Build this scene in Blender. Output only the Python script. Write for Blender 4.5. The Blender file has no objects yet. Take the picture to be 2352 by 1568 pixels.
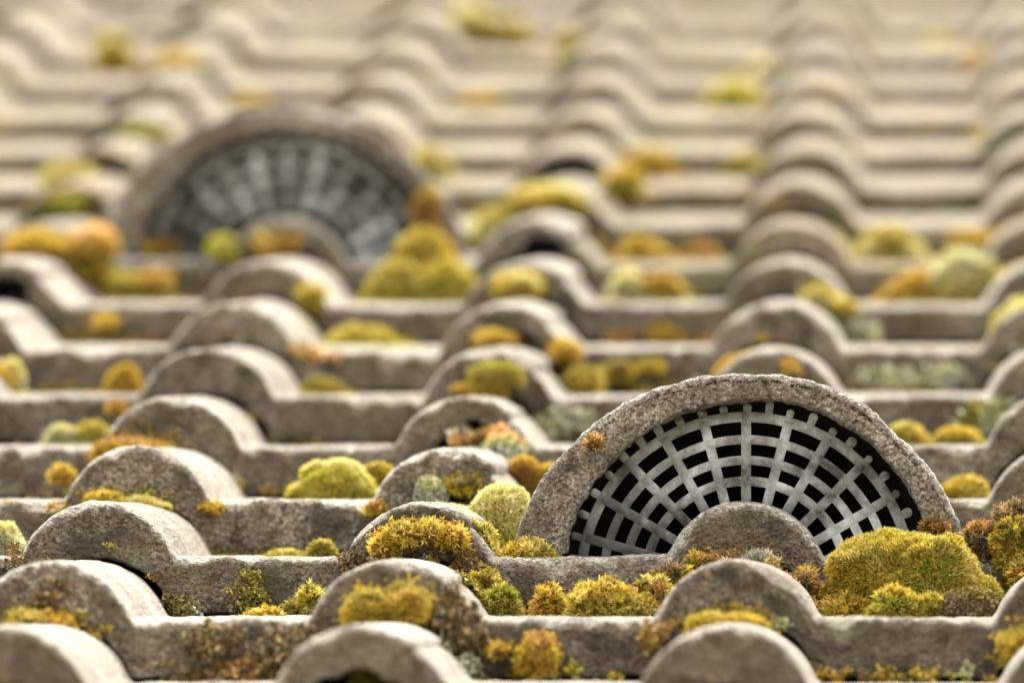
import bpy, math, random
import numpy as np
from mathutils import Matrix, Vector

# ------------------------------------------------------------------ frame of the roof
# local roof axes: u across (m), v up the slope, w out of the roof
PITCH = 0.15                      # roll to roll
G = 0.34                          # gauge, row to row
SLOPE = math.radians(25.0)
BASE_Z = 4.0
ROOF = Matrix.Translation((0, 0, BASE_Z)) @ Matrix.Rotation(SLOPE, 4, 'X')

# ------------------------------------------------------------------ camera
FPX = 34800.0                     # focal length in pixels of a 2352 px wide picture
CX, CY, PW = 1176.0, 784.0, 2352.0
Z0 = FPX * PITCH / 785.0
vh = np.array([2180 - CX, CY + 1750.0, -FPX]); vh /= np.linalg.norm(vh)
uh = np.array([1.0, 0.0, -vh[0] / vh[2]]); uh /= np.linalg.norm(uh)
wh = np.cross(uh, vh)
R = np.stack([uh, vh, wh])        # camera vector -> roof vector
CAM = -R @ (Z0 * np.array([(1690 - CX) / FPX, -(1428 - CY) / FPX, -1.0]))

def at(px, py, v):
    """point of the roof frame on the plane v = const that the survey mark (px, py) refers to"""
    d = R @ np.array([(px - CX) / FPX, -(py - CY) / FPX, -1.0])
    return CAM + d * ((v - CAM[1]) / d[1])

scene = bpy.context.scene
col = scene.collection
cam_data = bpy.data.cameras.new('camera')
cam = bpy.data.objects.new('camera', cam_data)
col.objects.link(cam)
cam_data.sensor_width = 36.0
cam_data.lens = FPX / PW * 36.0
cam_data.clip_start = 0.1
cam_data.clip_end = 500.0
m3 = Matrix([[R[0][0], R[0][1], R[0][2]], [R[1][0], R[1][1], R[1][2]], [R[2][0], R[2][1], R[2][2]]])
cam.matrix_world = ROOF @ (Matrix.Translation(Vector(CAM)) @ m3.to_4x4())
cam_data.dof.use_dof = True
cam_data.dof.focus_distance = float((at(1700, 1100, 1.13 * G) - CAM) @ (R @ np.array([0, 0, -1.0])))
cam_data.dof.aperture_fstop = 13.8
scene.camera = cam

# ------------------------------------------------------------------ sky, sun, exposure
SUN_EL, SUN_AZ = math.radians(68), math.radians(8)     # azimuth from +Y (up the roof) towards +X
world = bpy.data.worlds.new('World'); scene.world = world; world.use_nodes = True
nt = world.node_tree
bgn = nt.nodes['Background']
sky = nt.nodes.new('ShaderNodeTexSky'); sky.sky_type = 'NISHITA'; sky.sun_disc = False
sky.sun_elevation = SUN_EL; sky.sun_rotation = SUN_AZ
sky.dust_density = 4.0; sky.air_density = 1.0
hs = nt.nodes.new('ShaderNodeHueSaturation'); hs.inputs['Saturation'].default_value = 0.18
nt.links.new(sky.outputs[0], hs.inputs['Color'])
warm = nt.nodes.new('ShaderNodeMix'); warm.data_type = 'RGBA'; warm.blend_type = 'MULTIPLY'; warm.inputs[0].default_value = 1.0
warm.inputs[7].default_value = (1.0, 0.945, 0.85, 1)       # high thin cloud: a nearly white, slightly warm sky
nt.links.new(hs.outputs[0], warm.inputs[6])
nt.links.new(warm.outputs[2], bgn.inputs['Color'])
bgn.inputs['Strength'].default_value = 0.15
sun_d = bpy.data.lights.new('sun', 'SUN'); sun = bpy.data.objects.new('sun', sun_d); col.objects.link(sun)
sun_d.energy = 0.65; sun_d.angle = math.radians(18); sun_d.color = (1.0, 0.94, 0.84)
sd = Vector((math.cos(SUN_EL) * math.sin(SUN_AZ), math.cos(SUN_EL) * math.cos(SUN_AZ), math.sin(SUN_EL)))
sun.rotation_euler = sd.to_track_quat('Z', 'Y').to_euler()
sun.location = sd * 40
scene.view_settings.view_transform = 'Standard'
scene.view_settings.look = 'None'
scene.view_settings.exposure = 2.34
scene.view_settings.gamma = 1.0
scene.view_settings.use_curve_mapping = False

# ------------------------------------------------------------------ helpers
def rnd(seed):
    return np.random.default_rng(seed)

def _hash(ix, iy, iz, seed):
    h = (ix * 374761393 + iy * 668265263 + iz * 2147483647 + seed * 1274126177) & 0xFFFFFFFF
    h = ((h ^ (h >> 13)) * 1274126177) & 0xFFFFFFFF
    h = ((h ^ (h >> 16)) * 2246822519) & 0xFFFFFFFF
    return ((h ^ (h >> 15)) & 0xFFFFFF) / float(0xFFFFFF)

def vnoise(p, cell, seed=0):
    """smooth value noise in -1..1, p is (n,3)"""
    q = np.asarray(p) / cell
    i = np.floor(q).astype(np.int64); f = q - i; f = f * f * (3 - 2 * f)
    out = 0
    for dx in (0, 1):
        for dy in (0, 1):
            for dz in (0, 1):
                wgt = (f[:, 0] if dx else 1 - f[:, 0]) * (f[:, 1] if dy else 1 - f[:, 1]) * (f[:, 2] if dz else 1 - f[:, 2])
                out = out + wgt * _hash(i[:, 0] + dx, i[:, 1] + dy, i[:, 2] + dz, seed)
    return out * 2 - 1

def mesh_np(name, verts, faces, mat, colors=None, attr=None, smooth=True):
    """faces: list of int arrays (n,3) and (n,4)"""
    me = bpy.data.meshes.new(name)
    verts = np.asarray(verts, dtype=np.float32)
    faces = [np.asarray(f, dtype=np.int32) for f in faces if len(f)]
    nl = sum(f.size for f in faces); nf = sum(len(f) for f in faces)
    me.vertices.add(len(verts)); me.vertices.foreach_set('co', verts.ravel())
    me.loops.add(nl); me.polygons.add(nf)
    me.loops.foreach_set('vertex_index', np.concatenate([f.ravel() for f in faces]))
    sizes = np.concatenate([np.full(len(f), f.shape[1], np.int32) for f in faces])
    starts = np.concatenate([[0], np.cumsum(sizes)[:-1]]).astype(np.int32)
    me.polygons.foreach_set('loop_start', starts)
    me.update(calc_edges=True)
    me.validate()
    if smooth:
        me.polygons.foreach_set('use_smooth', np.ones(len(me.polygons), bool))
    if colors is not None:
        a = me.attributes.new('tint', 'FLOAT_COLOR', 'POINT')
        c = np.ones((len(verts), 4), np.float32); c[:, :3] = colors
        a.data.foreach_set('color', c.ravel())
    if attr is not None:
        a = me.attributes.new('wear', 'FLOAT', 'POINT')
        a.data.foreach_set('value', np.asarray(attr, np.float32))
    me.materials.append(mat)
    return me

def link(name, data, parent=None, matrix=None):
    o = bpy.data.objects.new(name, data)
    col.objects.link(o)
    if parent is not None:
        o.parent = parent
    if matrix is not None:
        o.matrix_world = matrix if parent is None else matrix
        if parent is not None:
            o.matrix_parent_inverse = Matrix.Identity(4)
            o.matrix_basis = matrix
    return o

def tag(o, label, cat, group=None, kind=None):
    o['label'] = label
    if cat: o['category'] = cat
    if group: o['group'] = group
    if kind: o['kind'] = kind
    return o

# ------------------------------------------------------------------ materials
class N:
    def __init__(s, name):
        s.m = bpy.data.materials.new(name); s.m.use_nodes = True
        s.t = s.m.node_tree; s.b = s.t.nodes['Principled BSDF']
    def new(s, typ, **kw):
        n = s.t.nodes.new('ShaderNode' + typ)
        for k, v in kw.items():
            if k in n.inputs: n.inputs[k].default_value = v
            else: setattr(n, k, v)
        return n
    def l(s, a, b): s.t.links.new(a, b)
    def noise(s, vec, scale, detail=4, rough=0.55):
        n = s.new('TexNoise'); n.inputs['Scale'].default_value = scale
        n.inputs['Detail'].default_value = detail; n.inputs['Roughness'].default_value = rough
        s.l(vec, n.inputs['Vector']); return n.outputs['Fac']
    def ramp(s, fac, stops):
        n = s.new('ValToRGB'); e = n.color_ramp.elements
        while len(e) < len(stops): e.new(0.5)
        for el, (p, c) in zip(e, stops):
            el.position = p; el.color = (*c, 1) if not isinstance(c, (int, float)) else (c, c, c, 1)
        s.l(fac, n.inputs[0]); return n.outputs[0]
    def mix(s, fac, a, b, mode='MIX'):
        n = s.new('Mix'); n.data_type = 'RGBA'; n.blend_type = mode
        for inp, v in ((n.inputs[0], fac), (n.inputs[6], a), (n.inputs[7], b)):
            if isinstance(v, (int, float)): inp.default_value = v
            elif isinstance(v, tuple): inp.default_value = (*v, 1)
            else: s.l(v, inp)
        return n.outputs[2]
    def math(s, op, a, b=0.0, c=None):
        n = s.new('Math'); n.operation = op
        for inp, v in zip(n.inputs, (a, b, c)):
            if v is None: continue
            if isinstance(v, (int, float)): inp.default_value = v
            else: s.l(v, inp)
        return n.outputs[0]
    def coords(s, vary=True):
        tc = s.new('TexCoord'); oi = s.new('ObjectInfo')
        if not vary: return tc.outputs['Object'], oi.outputs['Random']
        sc = s.new('VectorMath'); sc.operation = 'MULTIPLY_ADD'
        cb = s.new('CombineXYZ')
        for k, f in enumerate((13.7, 7.3, 21.1)):
            s.l(s.math('MULTIPLY', oi.outputs['Random'], f), cb.inputs[k])
        s.l(tc.outputs['Object'], sc.inputs[0]); sc.inputs[1].default_value = (1, 1, 1)
        s.l(cb.outputs[0], sc.inputs[2])
        return sc.outputs[0], oi.outputs['Random']

def concrete(name, dark=1.0, grit=1.0, algae=0.56, crust=0.66, tone=(1.0, 1.0, 1.0), ochre=0.68):
    k = N(name); P, rand = k.coords()
    big = k.noise(P, 17, 3); mid = k.noise(P, 110, 4, 0.65); fine = k.noise(P, 480, 3, 0.65)
    d = dark
    face = k.ramp(k.math('ADD', k.math('MULTIPLY', big, 0.5), k.math('MULTIPLY', mid, 0.5)),
                  [(0.34, (0.140 * d, 0.110 * d, 0.080 * d)), (0.5, (0.305 * d, 0.252 * d, 0.194 * d)), (0.66, (0.47 * d, 0.41 * d, 0.33 * d))])
    # single grains of sand and aggregate, in two sizes
    vo = k.new('TexVoronoi'); vo.inputs['Scale'].default_value = 820; k.l(P, vo.inputs['Vector'])
    sp = k.new('SeparateColor'); k.l(vo.outputs['Color'], sp.inputs[0])
    vb = k.new('TexVoronoi'); vb.inputs['Scale'].default_value = 430; k.l(P, vb.inputs['Vector'])
    sb = k.new('SeparateColor'); k.l(vb.outputs['Color'], sb.inputs[0])
    speck = k.ramp(sp.outputs[0], [(0.0, 0.30), (0.4, 0.80), (0.8, 1.25), (1.0, 1.9)])
    face = k.mix(k.math('ADD', 0.58, k.math('MULTIPLY', k.ramp(big, [(0.35, 0.0), (0.65, 1.0)]), 0.42)), face, speck, 'MULTIPLY')
    pits = k.ramp(fine, [(0.30, 0.35), (0.5, 1.0)])
    face = k.mix(0.8, face, pits, 'MULTIPLY')
    white = k.math('MULTIPLY', k.ramp(sb.outputs[1], [(0.93 - 0.05 * grit, 0.0), (0.95, 1.0)]), k.ramp(vb.outputs['Distance'], [(0.22, 1.0), (0.42, 0.0)]))
    face = k.mix(k.math('MULTIPLY', white, 0.8), face, (0.58, 0.54, 0.47))
    pit = k.math('MULTIPLY', k.ramp(sb.outputs[2], [(0.84, 0.0), (0.88, 1.0)]), k.ramp(vb.outputs['Distance'], [(0.16, 1.0), (0.40, 0.0)]))
    face = k.mix(k.math('MULTIPLY', pit, 0.8), face, (0.05, 0.042, 0.032))
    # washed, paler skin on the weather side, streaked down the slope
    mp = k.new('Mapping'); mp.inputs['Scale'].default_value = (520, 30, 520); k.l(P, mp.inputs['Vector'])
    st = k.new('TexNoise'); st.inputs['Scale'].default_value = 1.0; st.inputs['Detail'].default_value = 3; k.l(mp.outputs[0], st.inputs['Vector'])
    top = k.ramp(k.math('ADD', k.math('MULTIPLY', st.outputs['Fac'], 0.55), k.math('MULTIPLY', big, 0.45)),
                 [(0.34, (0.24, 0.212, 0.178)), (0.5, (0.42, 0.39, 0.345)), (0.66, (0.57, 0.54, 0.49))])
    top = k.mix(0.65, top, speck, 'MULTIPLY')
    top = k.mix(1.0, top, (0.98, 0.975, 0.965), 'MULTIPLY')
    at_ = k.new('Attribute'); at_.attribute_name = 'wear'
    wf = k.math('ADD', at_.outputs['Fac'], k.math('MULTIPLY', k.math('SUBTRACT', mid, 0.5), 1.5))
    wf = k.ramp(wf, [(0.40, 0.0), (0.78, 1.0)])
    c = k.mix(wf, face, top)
    # algae stains, grey green lichen, orange lichen
    off = k.new('VectorMath'); off.operation = 'ADD'; off.inputs[1].default_value = (3.1, 8.2, 5.7); k.l(P, off.inputs[0]); Q = off.outputs[0]
    al = k.noise(Q, 40, 5, 0.68)
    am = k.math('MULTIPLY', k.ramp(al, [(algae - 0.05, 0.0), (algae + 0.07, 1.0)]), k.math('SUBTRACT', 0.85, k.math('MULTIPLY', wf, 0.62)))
    c = k.mix(am, c, (0.062, 0.052, 0.036))
    gr = k.noise(Q, 13, 4, 0.7)
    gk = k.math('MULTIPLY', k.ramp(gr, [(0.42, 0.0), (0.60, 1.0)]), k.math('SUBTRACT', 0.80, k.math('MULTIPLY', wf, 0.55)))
    c = k.mix(gk, c, k.mix(mid, (0.075, 0.060, 0.042), (0.22, 0.175, 0.12)))
    gl = k.noise(Q, 26, 5, 0.7)
    gm = k.math('MULTIPLY', k.ramp(gl, [(crust - 0.03, 0.0), (crust + 0.04, 1.0)]), 0.65)
    c = k.mix(gm, c, k.mix(fine, (0.22, 0.225, 0.12), (0.46, 0.46, 0.31)))
    orr = k.noise(Q, 58 if ochre > 0.6 else 34, 3, 0.6)
    om = k.math('MULTIPLY', k.ramp(orr, [(ochre, 0.0), (ochre + 0.05, 1.0)]), 0.7)
    c = k.mix(om, c, k.mix(gl, (0.42, 0.20, 0.05), (0.50, 0.40, 0.10)))
    # tile to tile difference
    c = k.mix(1.0, c, k.ramp(rand, [(0, 0.86), (1, 1.1)]), 'MULTIPLY')
    c = k.mix(1.0, c, tone, 'MULTIPLY')
    k.l(c, k.b.inputs['Base Color'])
    k.b.inputs['Roughness'].default_value = 0.92
    k.b.inputs['Specular IOR Level'].default_value = 0.25
    h = k.math('ADD', k.math('MULTIPLY', vb.outputs['Distance'], -0.7), k.math('ADD', k.math('MULTIPLY', fine, 1.1), k.math('SUBTRACT', mid, k.math('MULTIPLY', pit, 0.9))))
    bp = k.new('Bump'); bp.inputs['Strength'].default_value = 1.0; bp.inputs['Distance'].default_value = 0.0028 * grit
    k.l(h, bp.inputs['Height']); k.l(bp.outputs[0], k.b.inputs['Normal'])
    return k.m

M_TILE = concrete('weathered_concrete', 0.90, 1.0, 0.535, 0.65, (1.0, 0.985, 0.965))
M_HOOD = concrete('gritty_concrete', 1.18, 1.25, 0.62, 0.70, (0.97, 1.0, 1.06))
M_UPPER = concrete('upper_concrete', 1.55, 0.8, 0.55, 0.53, (0.72, 0.69, 0.64), 0.585)  # upper rows: paler noses and darker tops, closer in tone, more lichen
M_DARKTILE = concrete('sooty_concrete', 0.70, 1.0, 0.54, 0.68)

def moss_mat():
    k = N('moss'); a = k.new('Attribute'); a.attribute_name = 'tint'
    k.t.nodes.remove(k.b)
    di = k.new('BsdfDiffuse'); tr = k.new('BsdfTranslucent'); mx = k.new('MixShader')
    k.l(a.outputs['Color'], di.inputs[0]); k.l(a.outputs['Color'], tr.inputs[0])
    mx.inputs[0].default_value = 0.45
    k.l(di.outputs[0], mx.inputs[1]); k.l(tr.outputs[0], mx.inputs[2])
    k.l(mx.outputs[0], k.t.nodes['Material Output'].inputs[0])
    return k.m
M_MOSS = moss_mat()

def lichen_mat():
    k = N('lichen'); a = k.new('Attribute'); a.attribute_name = 'tint'
    k.l(a.outputs['Color'], k.b.inputs['Base Color']); k.b.inputs['Roughness'].default_value = 0.9
    k.b.inputs['Specular IOR Level'].default_value = 0.2
    return k.m
M_LICHEN = lichen_mat()

def grille_mat():
    k = N('grey_plastic'); P, rand = k.coords(False)
    big = k.noise(P, 38, 6, 0.68); mid = k.noise(P, 160, 5, 0.65)
    c = k.ramp(big, [(0.38, (0.055, 0.052, 0.045)), (0.45, (0.20, 0.202, 0.19)), (0.53, (0.33, 0.345, 0.345)), (0.61, (0.60, 0.63, 0.64))])
    c = k.mix(k.math('MULTIPLY', k.ramp(mid, [(0.55, 0.0), (0.7, 1.0)]), 0.45), c, (0.16, 0.145, 0.12))
    vo = k.new('TexVoronoi'); vo.inputs['Scale'].default_value = 330; k.l(P, vo.inputs['Vector'])
    sp = k.new('SeparateColor'); k.l(vo.outputs['Color'], sp.inputs[0])
    dots = k.math('MULTIPLY', k.ramp(sp.outputs[0], [(0.90, 0.0), (0.93, 1.0)]), k.ramp(vo.outputs['Distance'], [(0.2, 0.7), (0.4, 0.0)]))
    c = k.mix(dots, c, (0.45, 0.43, 0.38))
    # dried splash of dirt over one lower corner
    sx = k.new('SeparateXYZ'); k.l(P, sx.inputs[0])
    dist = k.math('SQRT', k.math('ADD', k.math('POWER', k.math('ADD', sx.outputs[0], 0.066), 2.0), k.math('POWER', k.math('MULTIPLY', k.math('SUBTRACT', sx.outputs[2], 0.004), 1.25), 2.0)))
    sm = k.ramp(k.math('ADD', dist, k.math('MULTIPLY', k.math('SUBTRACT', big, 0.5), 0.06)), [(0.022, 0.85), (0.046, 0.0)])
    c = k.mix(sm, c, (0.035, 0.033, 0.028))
    k.l(c, k.b.inputs['Base Color'])
    k.l(k.ramp(mid, [(0.3, 0.4), (0.7, 0.7)]), k.b.inputs['Roughness'])
    bp = k.new('Bump'); bp.inputs['Strength'].default_value = 0.35; bp.inputs['Distance'].default_value = 0.0006
    k.l(mid, bp.inputs['Height']); k.l(bp.outputs[0], k.b.inputs['Normal'])
    return k.m
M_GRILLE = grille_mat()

def plain(name, c, rough=0.9, scale=30):
    k = N(name); P, r = k.coords()
    f = k.noise(P, scale, 5)
    k.l(k.ramp(f, [(0.3, tuple(x * 0.7 for x in c)), (0.7, tuple(x * 1.25 for x in c))]), k.b.inputs['Base Color'])
    k.b.inputs['Roughness'].default_value = rough
    return k.m
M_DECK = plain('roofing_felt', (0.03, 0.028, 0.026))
M_GROUND = plain('lawn_soil', (0.09, 0.095, 0.05), 0.95, 2)
M_NEEDLE = plain('dry_needle', (0.30, 0.13, 0.06))

# ------------------------------------------------------------------ rows of the roof
ROW0, ROW1 = -2, 18
_D = [3140, 3160, 3178, 3190, 3201, 3206, 3207, 3207, 3206, 3205, 3202, 3190, 3178, 3166, 3148, 3127, 3100, 3074, 3048, 3022, 2997, 2972]
_T = [25.5, 25.5, 25.5, 26, 25.5, 25, 24, 22.5, 21, 19.5, 17.5, 15, 12.5, 12, 11, 10.5, 10.5, 10.5, 10.5, 10.5, 10.5, 10.5]
A_ = G * abs(vh[2]) / Z0
def nose_w(n):
    return float(at(1690, -1750 + _D[n - ROW0] / (1 + A_ * n), n * G)[2])
NW = {n: nose_w(n) for n in range(ROW0, ROW1 + 2)}
TH = {n: _T[n - ROW0] * 0.001 for n in range(ROW0, ROW1 + 2)}
TILT = {n: math.atan2(NW[n + 1] - TH[n + 1] - 0.0014 - NW[n], G) for n in range(ROW0, ROW1 + 1)}

def prof(u, drop=0.0):
    """height of the tile's back above its pan at distance u from a roll's crest"""
    r = 0.0372; h = 0.0258
    y = np.where(np.abs(u) < r, np.sqrt(np.maximum(r * r - u * u, 0)), 0) - (r - h) - drop
    y = np.where(np.abs(u) < r, y, -(r - h) - drop - (np.abs(u) - r) * 2)
    k = 0.0052
    hh = np.clip(0.5 + 0.5 * y / k, 0, 1)
    return y * hh + k * hh * (1 - hh)

def surface_w(u, v):
    n = int(math.floor(v / G)); n = max(ROW0, min(ROW1, n))
    uu = (u + PITCH / 2) % PITCH - PITCH / 2
    return NW[n] + math.tan(TILT[n]) * (v - n * G) + float(prof(np.array([uu]))[0])

UCUT = 0.022
def build_tile(name, t, res, seed, mat, hole=None, nose=0.0043):
    """tile: tucked edge roll | pan | roll | pan | covering edge roll; nose at v=0"""
    L = G + 0.075
    ua = -PITCH + 0.0135
    ub = PITCH + UCUT
    nu = int((ub - ua) / res)
    u = np.linspace(ua, ub, nu)
    top = np.maximum(prof(u), 0)
    c2 = prof(u - PITCH); top = np.where(u > PITCH / 2, c2, top)
    tuck = prof(u + PITCH, 0.0045); top = np.where(u < -PITCH / 2, tuck, top)
    rng = rnd(seed)
    tb = np.full(nu, t)
    if hole:
        hc, hw, hd = hole                      # broken out underside of the nose
        k = np.clip(1 - ((u - hc) / hw) ** 2, 0, 1) ** 0.6
        j = vnoise(np.stack([u, u * 0, u * 0 + seed], 1), 0.007, seed) * 0.0022
        tb = tb - np.clip(k * hd + j * (k > 0.05), 0, t - 0.006)
    # loop of (v, w) points around the section
    nf = max(3, int(t / max(res, 0.0013)))
    pts = [(0.004, -1.0, 0.0), (0.0008, -0.97, 0.0)]
    for i in range(1, nf):
        pts.append((0.0, -1.0 + i / nf, 0.0))
    arc = []
    na = 6 if res < 0.002 else 4
    for i in range(na + 1):
        a = i / na * math.pi / 2
        arc.append((nose - nose * math.sin(math.pi / 2 - a) , -nose + nose * math.sin(a), a / (math.pi / 2)))
    ntop = 30 if res < 0.002 else 10
    tops = [nose + (L - nose) * (i / ntop) ** 1.5 for i in range(1, ntop + 1)]
    lower = [(L, -0.010), (L * 0.5, -0.010), (0.035, -0.010)]
    V, W, A = [], [], []
    for (v, f, a) in pts:
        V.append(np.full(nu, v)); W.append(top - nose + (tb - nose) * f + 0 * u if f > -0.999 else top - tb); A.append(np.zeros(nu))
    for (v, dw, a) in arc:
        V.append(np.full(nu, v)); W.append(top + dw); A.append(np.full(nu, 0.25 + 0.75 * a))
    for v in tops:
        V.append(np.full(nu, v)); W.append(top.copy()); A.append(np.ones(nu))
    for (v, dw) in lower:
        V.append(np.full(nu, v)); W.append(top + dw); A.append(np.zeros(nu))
    V = np.array(V); W = np.array(W); A = np.array(A); nl = len(V)
    U = np.broadcast_to(u, V.shape).copy()
    # the tucked edge sits a little behind the nose line of its neighbour
    V = V + np.where(U < -PITCH + 0.03, 0.003, 0.0) * (V < 0.02)
    P = np.stack([U.ravel(), V.ravel(), W.ravel()], 1)
    Q = P + np.array([seed * 1.37, seed * 0.71, 0])
    isf = (V.ravel() < 0.03)
    for cell, amp in ((0.035, 0.0010), (0.012, 0.0008), (0.005, 0.00055), (0.0023, 0.0004)):
        if cell < res * 1.2: continue
        P[:, 2] += vnoise(Q, cell, seed) * amp * np.where(isf, 1.0, 0.6)
        P[:, 1] += vnoise(Q + 5.5, cell, seed + 3) * amp * isf * 1.3
    # chips knocked out of the nose
    if res < 0.003:
        edge = np.clip(1 - np.abs(V.ravel() - 0.002) / 0.008, 0, 1) * np.clip(1 + (P[:, 2] - np.broadcast_to(top, V.shape).ravel()) / 0.011, 0, 1)
        for _ in range(int(rng.integers(14, 24))):
            cu_, cw_ = rng.uniform(ua, ub), 0.0016 + 0.0075 * rng.uniform(0, 1) ** 2.2
            m = np.clip(1 - np.abs(P[:, 0] - cu_) / cw_, 0, 1) ** 0.7 * edge
            P[:, 2] -= m * cw_ * 0.42; P[:, 1] += m * cw_ * 0.35
    nvert = len(P)
    idx = np.arange(nvert).reshape(nl, nu)
    nxt = np.roll(idx, -1, axis=0)
    q = np.stack([idx[:, :-1], nxt[:, :-1], nxt[:, 1:], idx[:, 1:]], -1).reshape(-1, 4)
    q = q[:, ::-1]
    # end caps as fans
    cap = []
    for e, flip in ((0, False), (nu - 1, True)):
        ring = idx[:, e]; c = len(P) + len(cap[::1]) * 0
        ctr = P[ring].mean(0); P = np.vstack([P, ctr[None]]); ci = len(P) - 1
        tri = np.stack([ring, np.roll(ring, -1), np.full(nl, ci)], -1)
        cap.append(tri if not flip else tri[:, ::-1])
    A = np.concatenate([A.ravel(), [0.3, 0.3]])
    return mesh_np(name, P, [q] + cap, mat, attr=A)

def tile_matrix(n, cu, jit):
    rng = rnd(jit)
    j = rng.uniform(-1, 1, 6)
    return (Matrix.Translation((cu + j[0] * 0.0018, n * G + j[1] * 0.0032, NW[n] + abs(j[2]) * 0.0011))
            @ Matrix.Rotation(TILT[n] + j[3] * 0.0007, 4, 'X') @ Matrix.Rotation(j[4] * 0.005, 4, 'Y') @ Matrix.Rotation(j[5] * 0.006, 4, 'Z'))

# deck under the tiles carries the name of the roof; every tile is a piece of it
dv0, dv1 = (ROW0 - 0.2) * G, (ROW1 + 1.2) * G
dk = []
for v in (dv0, dv1):
    for u in (-1.25, 0.75):
        for w in (-0.075, -0.105):
            n = max(ROW0, min(ROW1, int(round(v / G))))
            dk.append((u, v, NW[n] + w))
deck_me = mesh_np('roof', dk, [np.array([(0, 2, 6, 4), (1, 5, 7, 3), (0, 1, 3, 2), (4, 6, 7, 5), (0, 4, 5, 1), (2, 3, 7, 6)])], M_DECK, smooth=False)
roof = link('roof', deck_me, None, ROOF)
tag(roof, 'mossy sloping roof of grey concrete tiles with round rolls and flat pans', None, None, 'structure')

# broken noses: (row, tile centre in pitches) -> (centre u, half width, depth of the hole), label
HOLES = {
    (-1, -2): ((0.146, 0.032, 0.007), 'tile with a black hollow under its broken edge roll'),
    (3, -2): ((0.155, 0.020, 0.013), 'tile whose edge roll is broken open, ragged black hole'),
    (2, -2): ((0.160, 0.018, 0.012), 'tile with lichen growing in the hollow of its edge roll'),
    (7, -2): ((0.163, 0.022, 0.010), None),
    (5, -2): ((0.163, 0.014, 0.006), None),
    (9, -4): ((0.150, 0.030, 0.009), None), (8, -4): ((0.150, 0.034, 0.010), None),
    (10, -4): ((0.150, 0.032, 0.009), None), (6, -4): ((0.160, 0.030, 0.012), None),
    (9, -2): ((0.155, 0.030, 0.010), None), (11, -2): ((0.155, 0.030, 0.009), None), (13, -2): ((0.155, 0.034, 0.009), None),
    (14, -2): ((0.155, 0.034, 0.009), None),
}
VENTS = {(1, 0): 'near', (7, -2): 'far'}
shared = {}
for n in range(ROW0, ROW1 + 1):
    cols = [-4, -2, 0, 2] if n < 5 else [-8, -6, -4, -2, 0, 2] if n > 11 else [-6, -4, -2, 0, 2]
    for c in cols:
        if (n, c) in VENTS: continue
        near = (-1 <= n <= 3) and c in (-2, 0)
        res = 0.0014 if near else (0.0022 if n < 6 else 0.0036)
        hole = HOLES.get((n, c))
        if near or hole:
            me = build_tile('roof_tile', TH[n], res, 100 + n * 17 + c, M_TILE if n < 7 else M_UPPER, hole[0] if hole else None)
        else:
            key = (n, c % 4)
            if key not in shared:
                shared[key] = build_tile('roof_tile', TH[n], res, 500 + n * 13 + c, M_TILE if n < 7 else M_UPPER)
            me = shared[key]
        o = link('roof_tile', me, roof, tile_matrix(n, c * PITCH, 7000 + n * 31 + c))
        if hole and hole[1]: o['label'] = hole[1]

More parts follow.
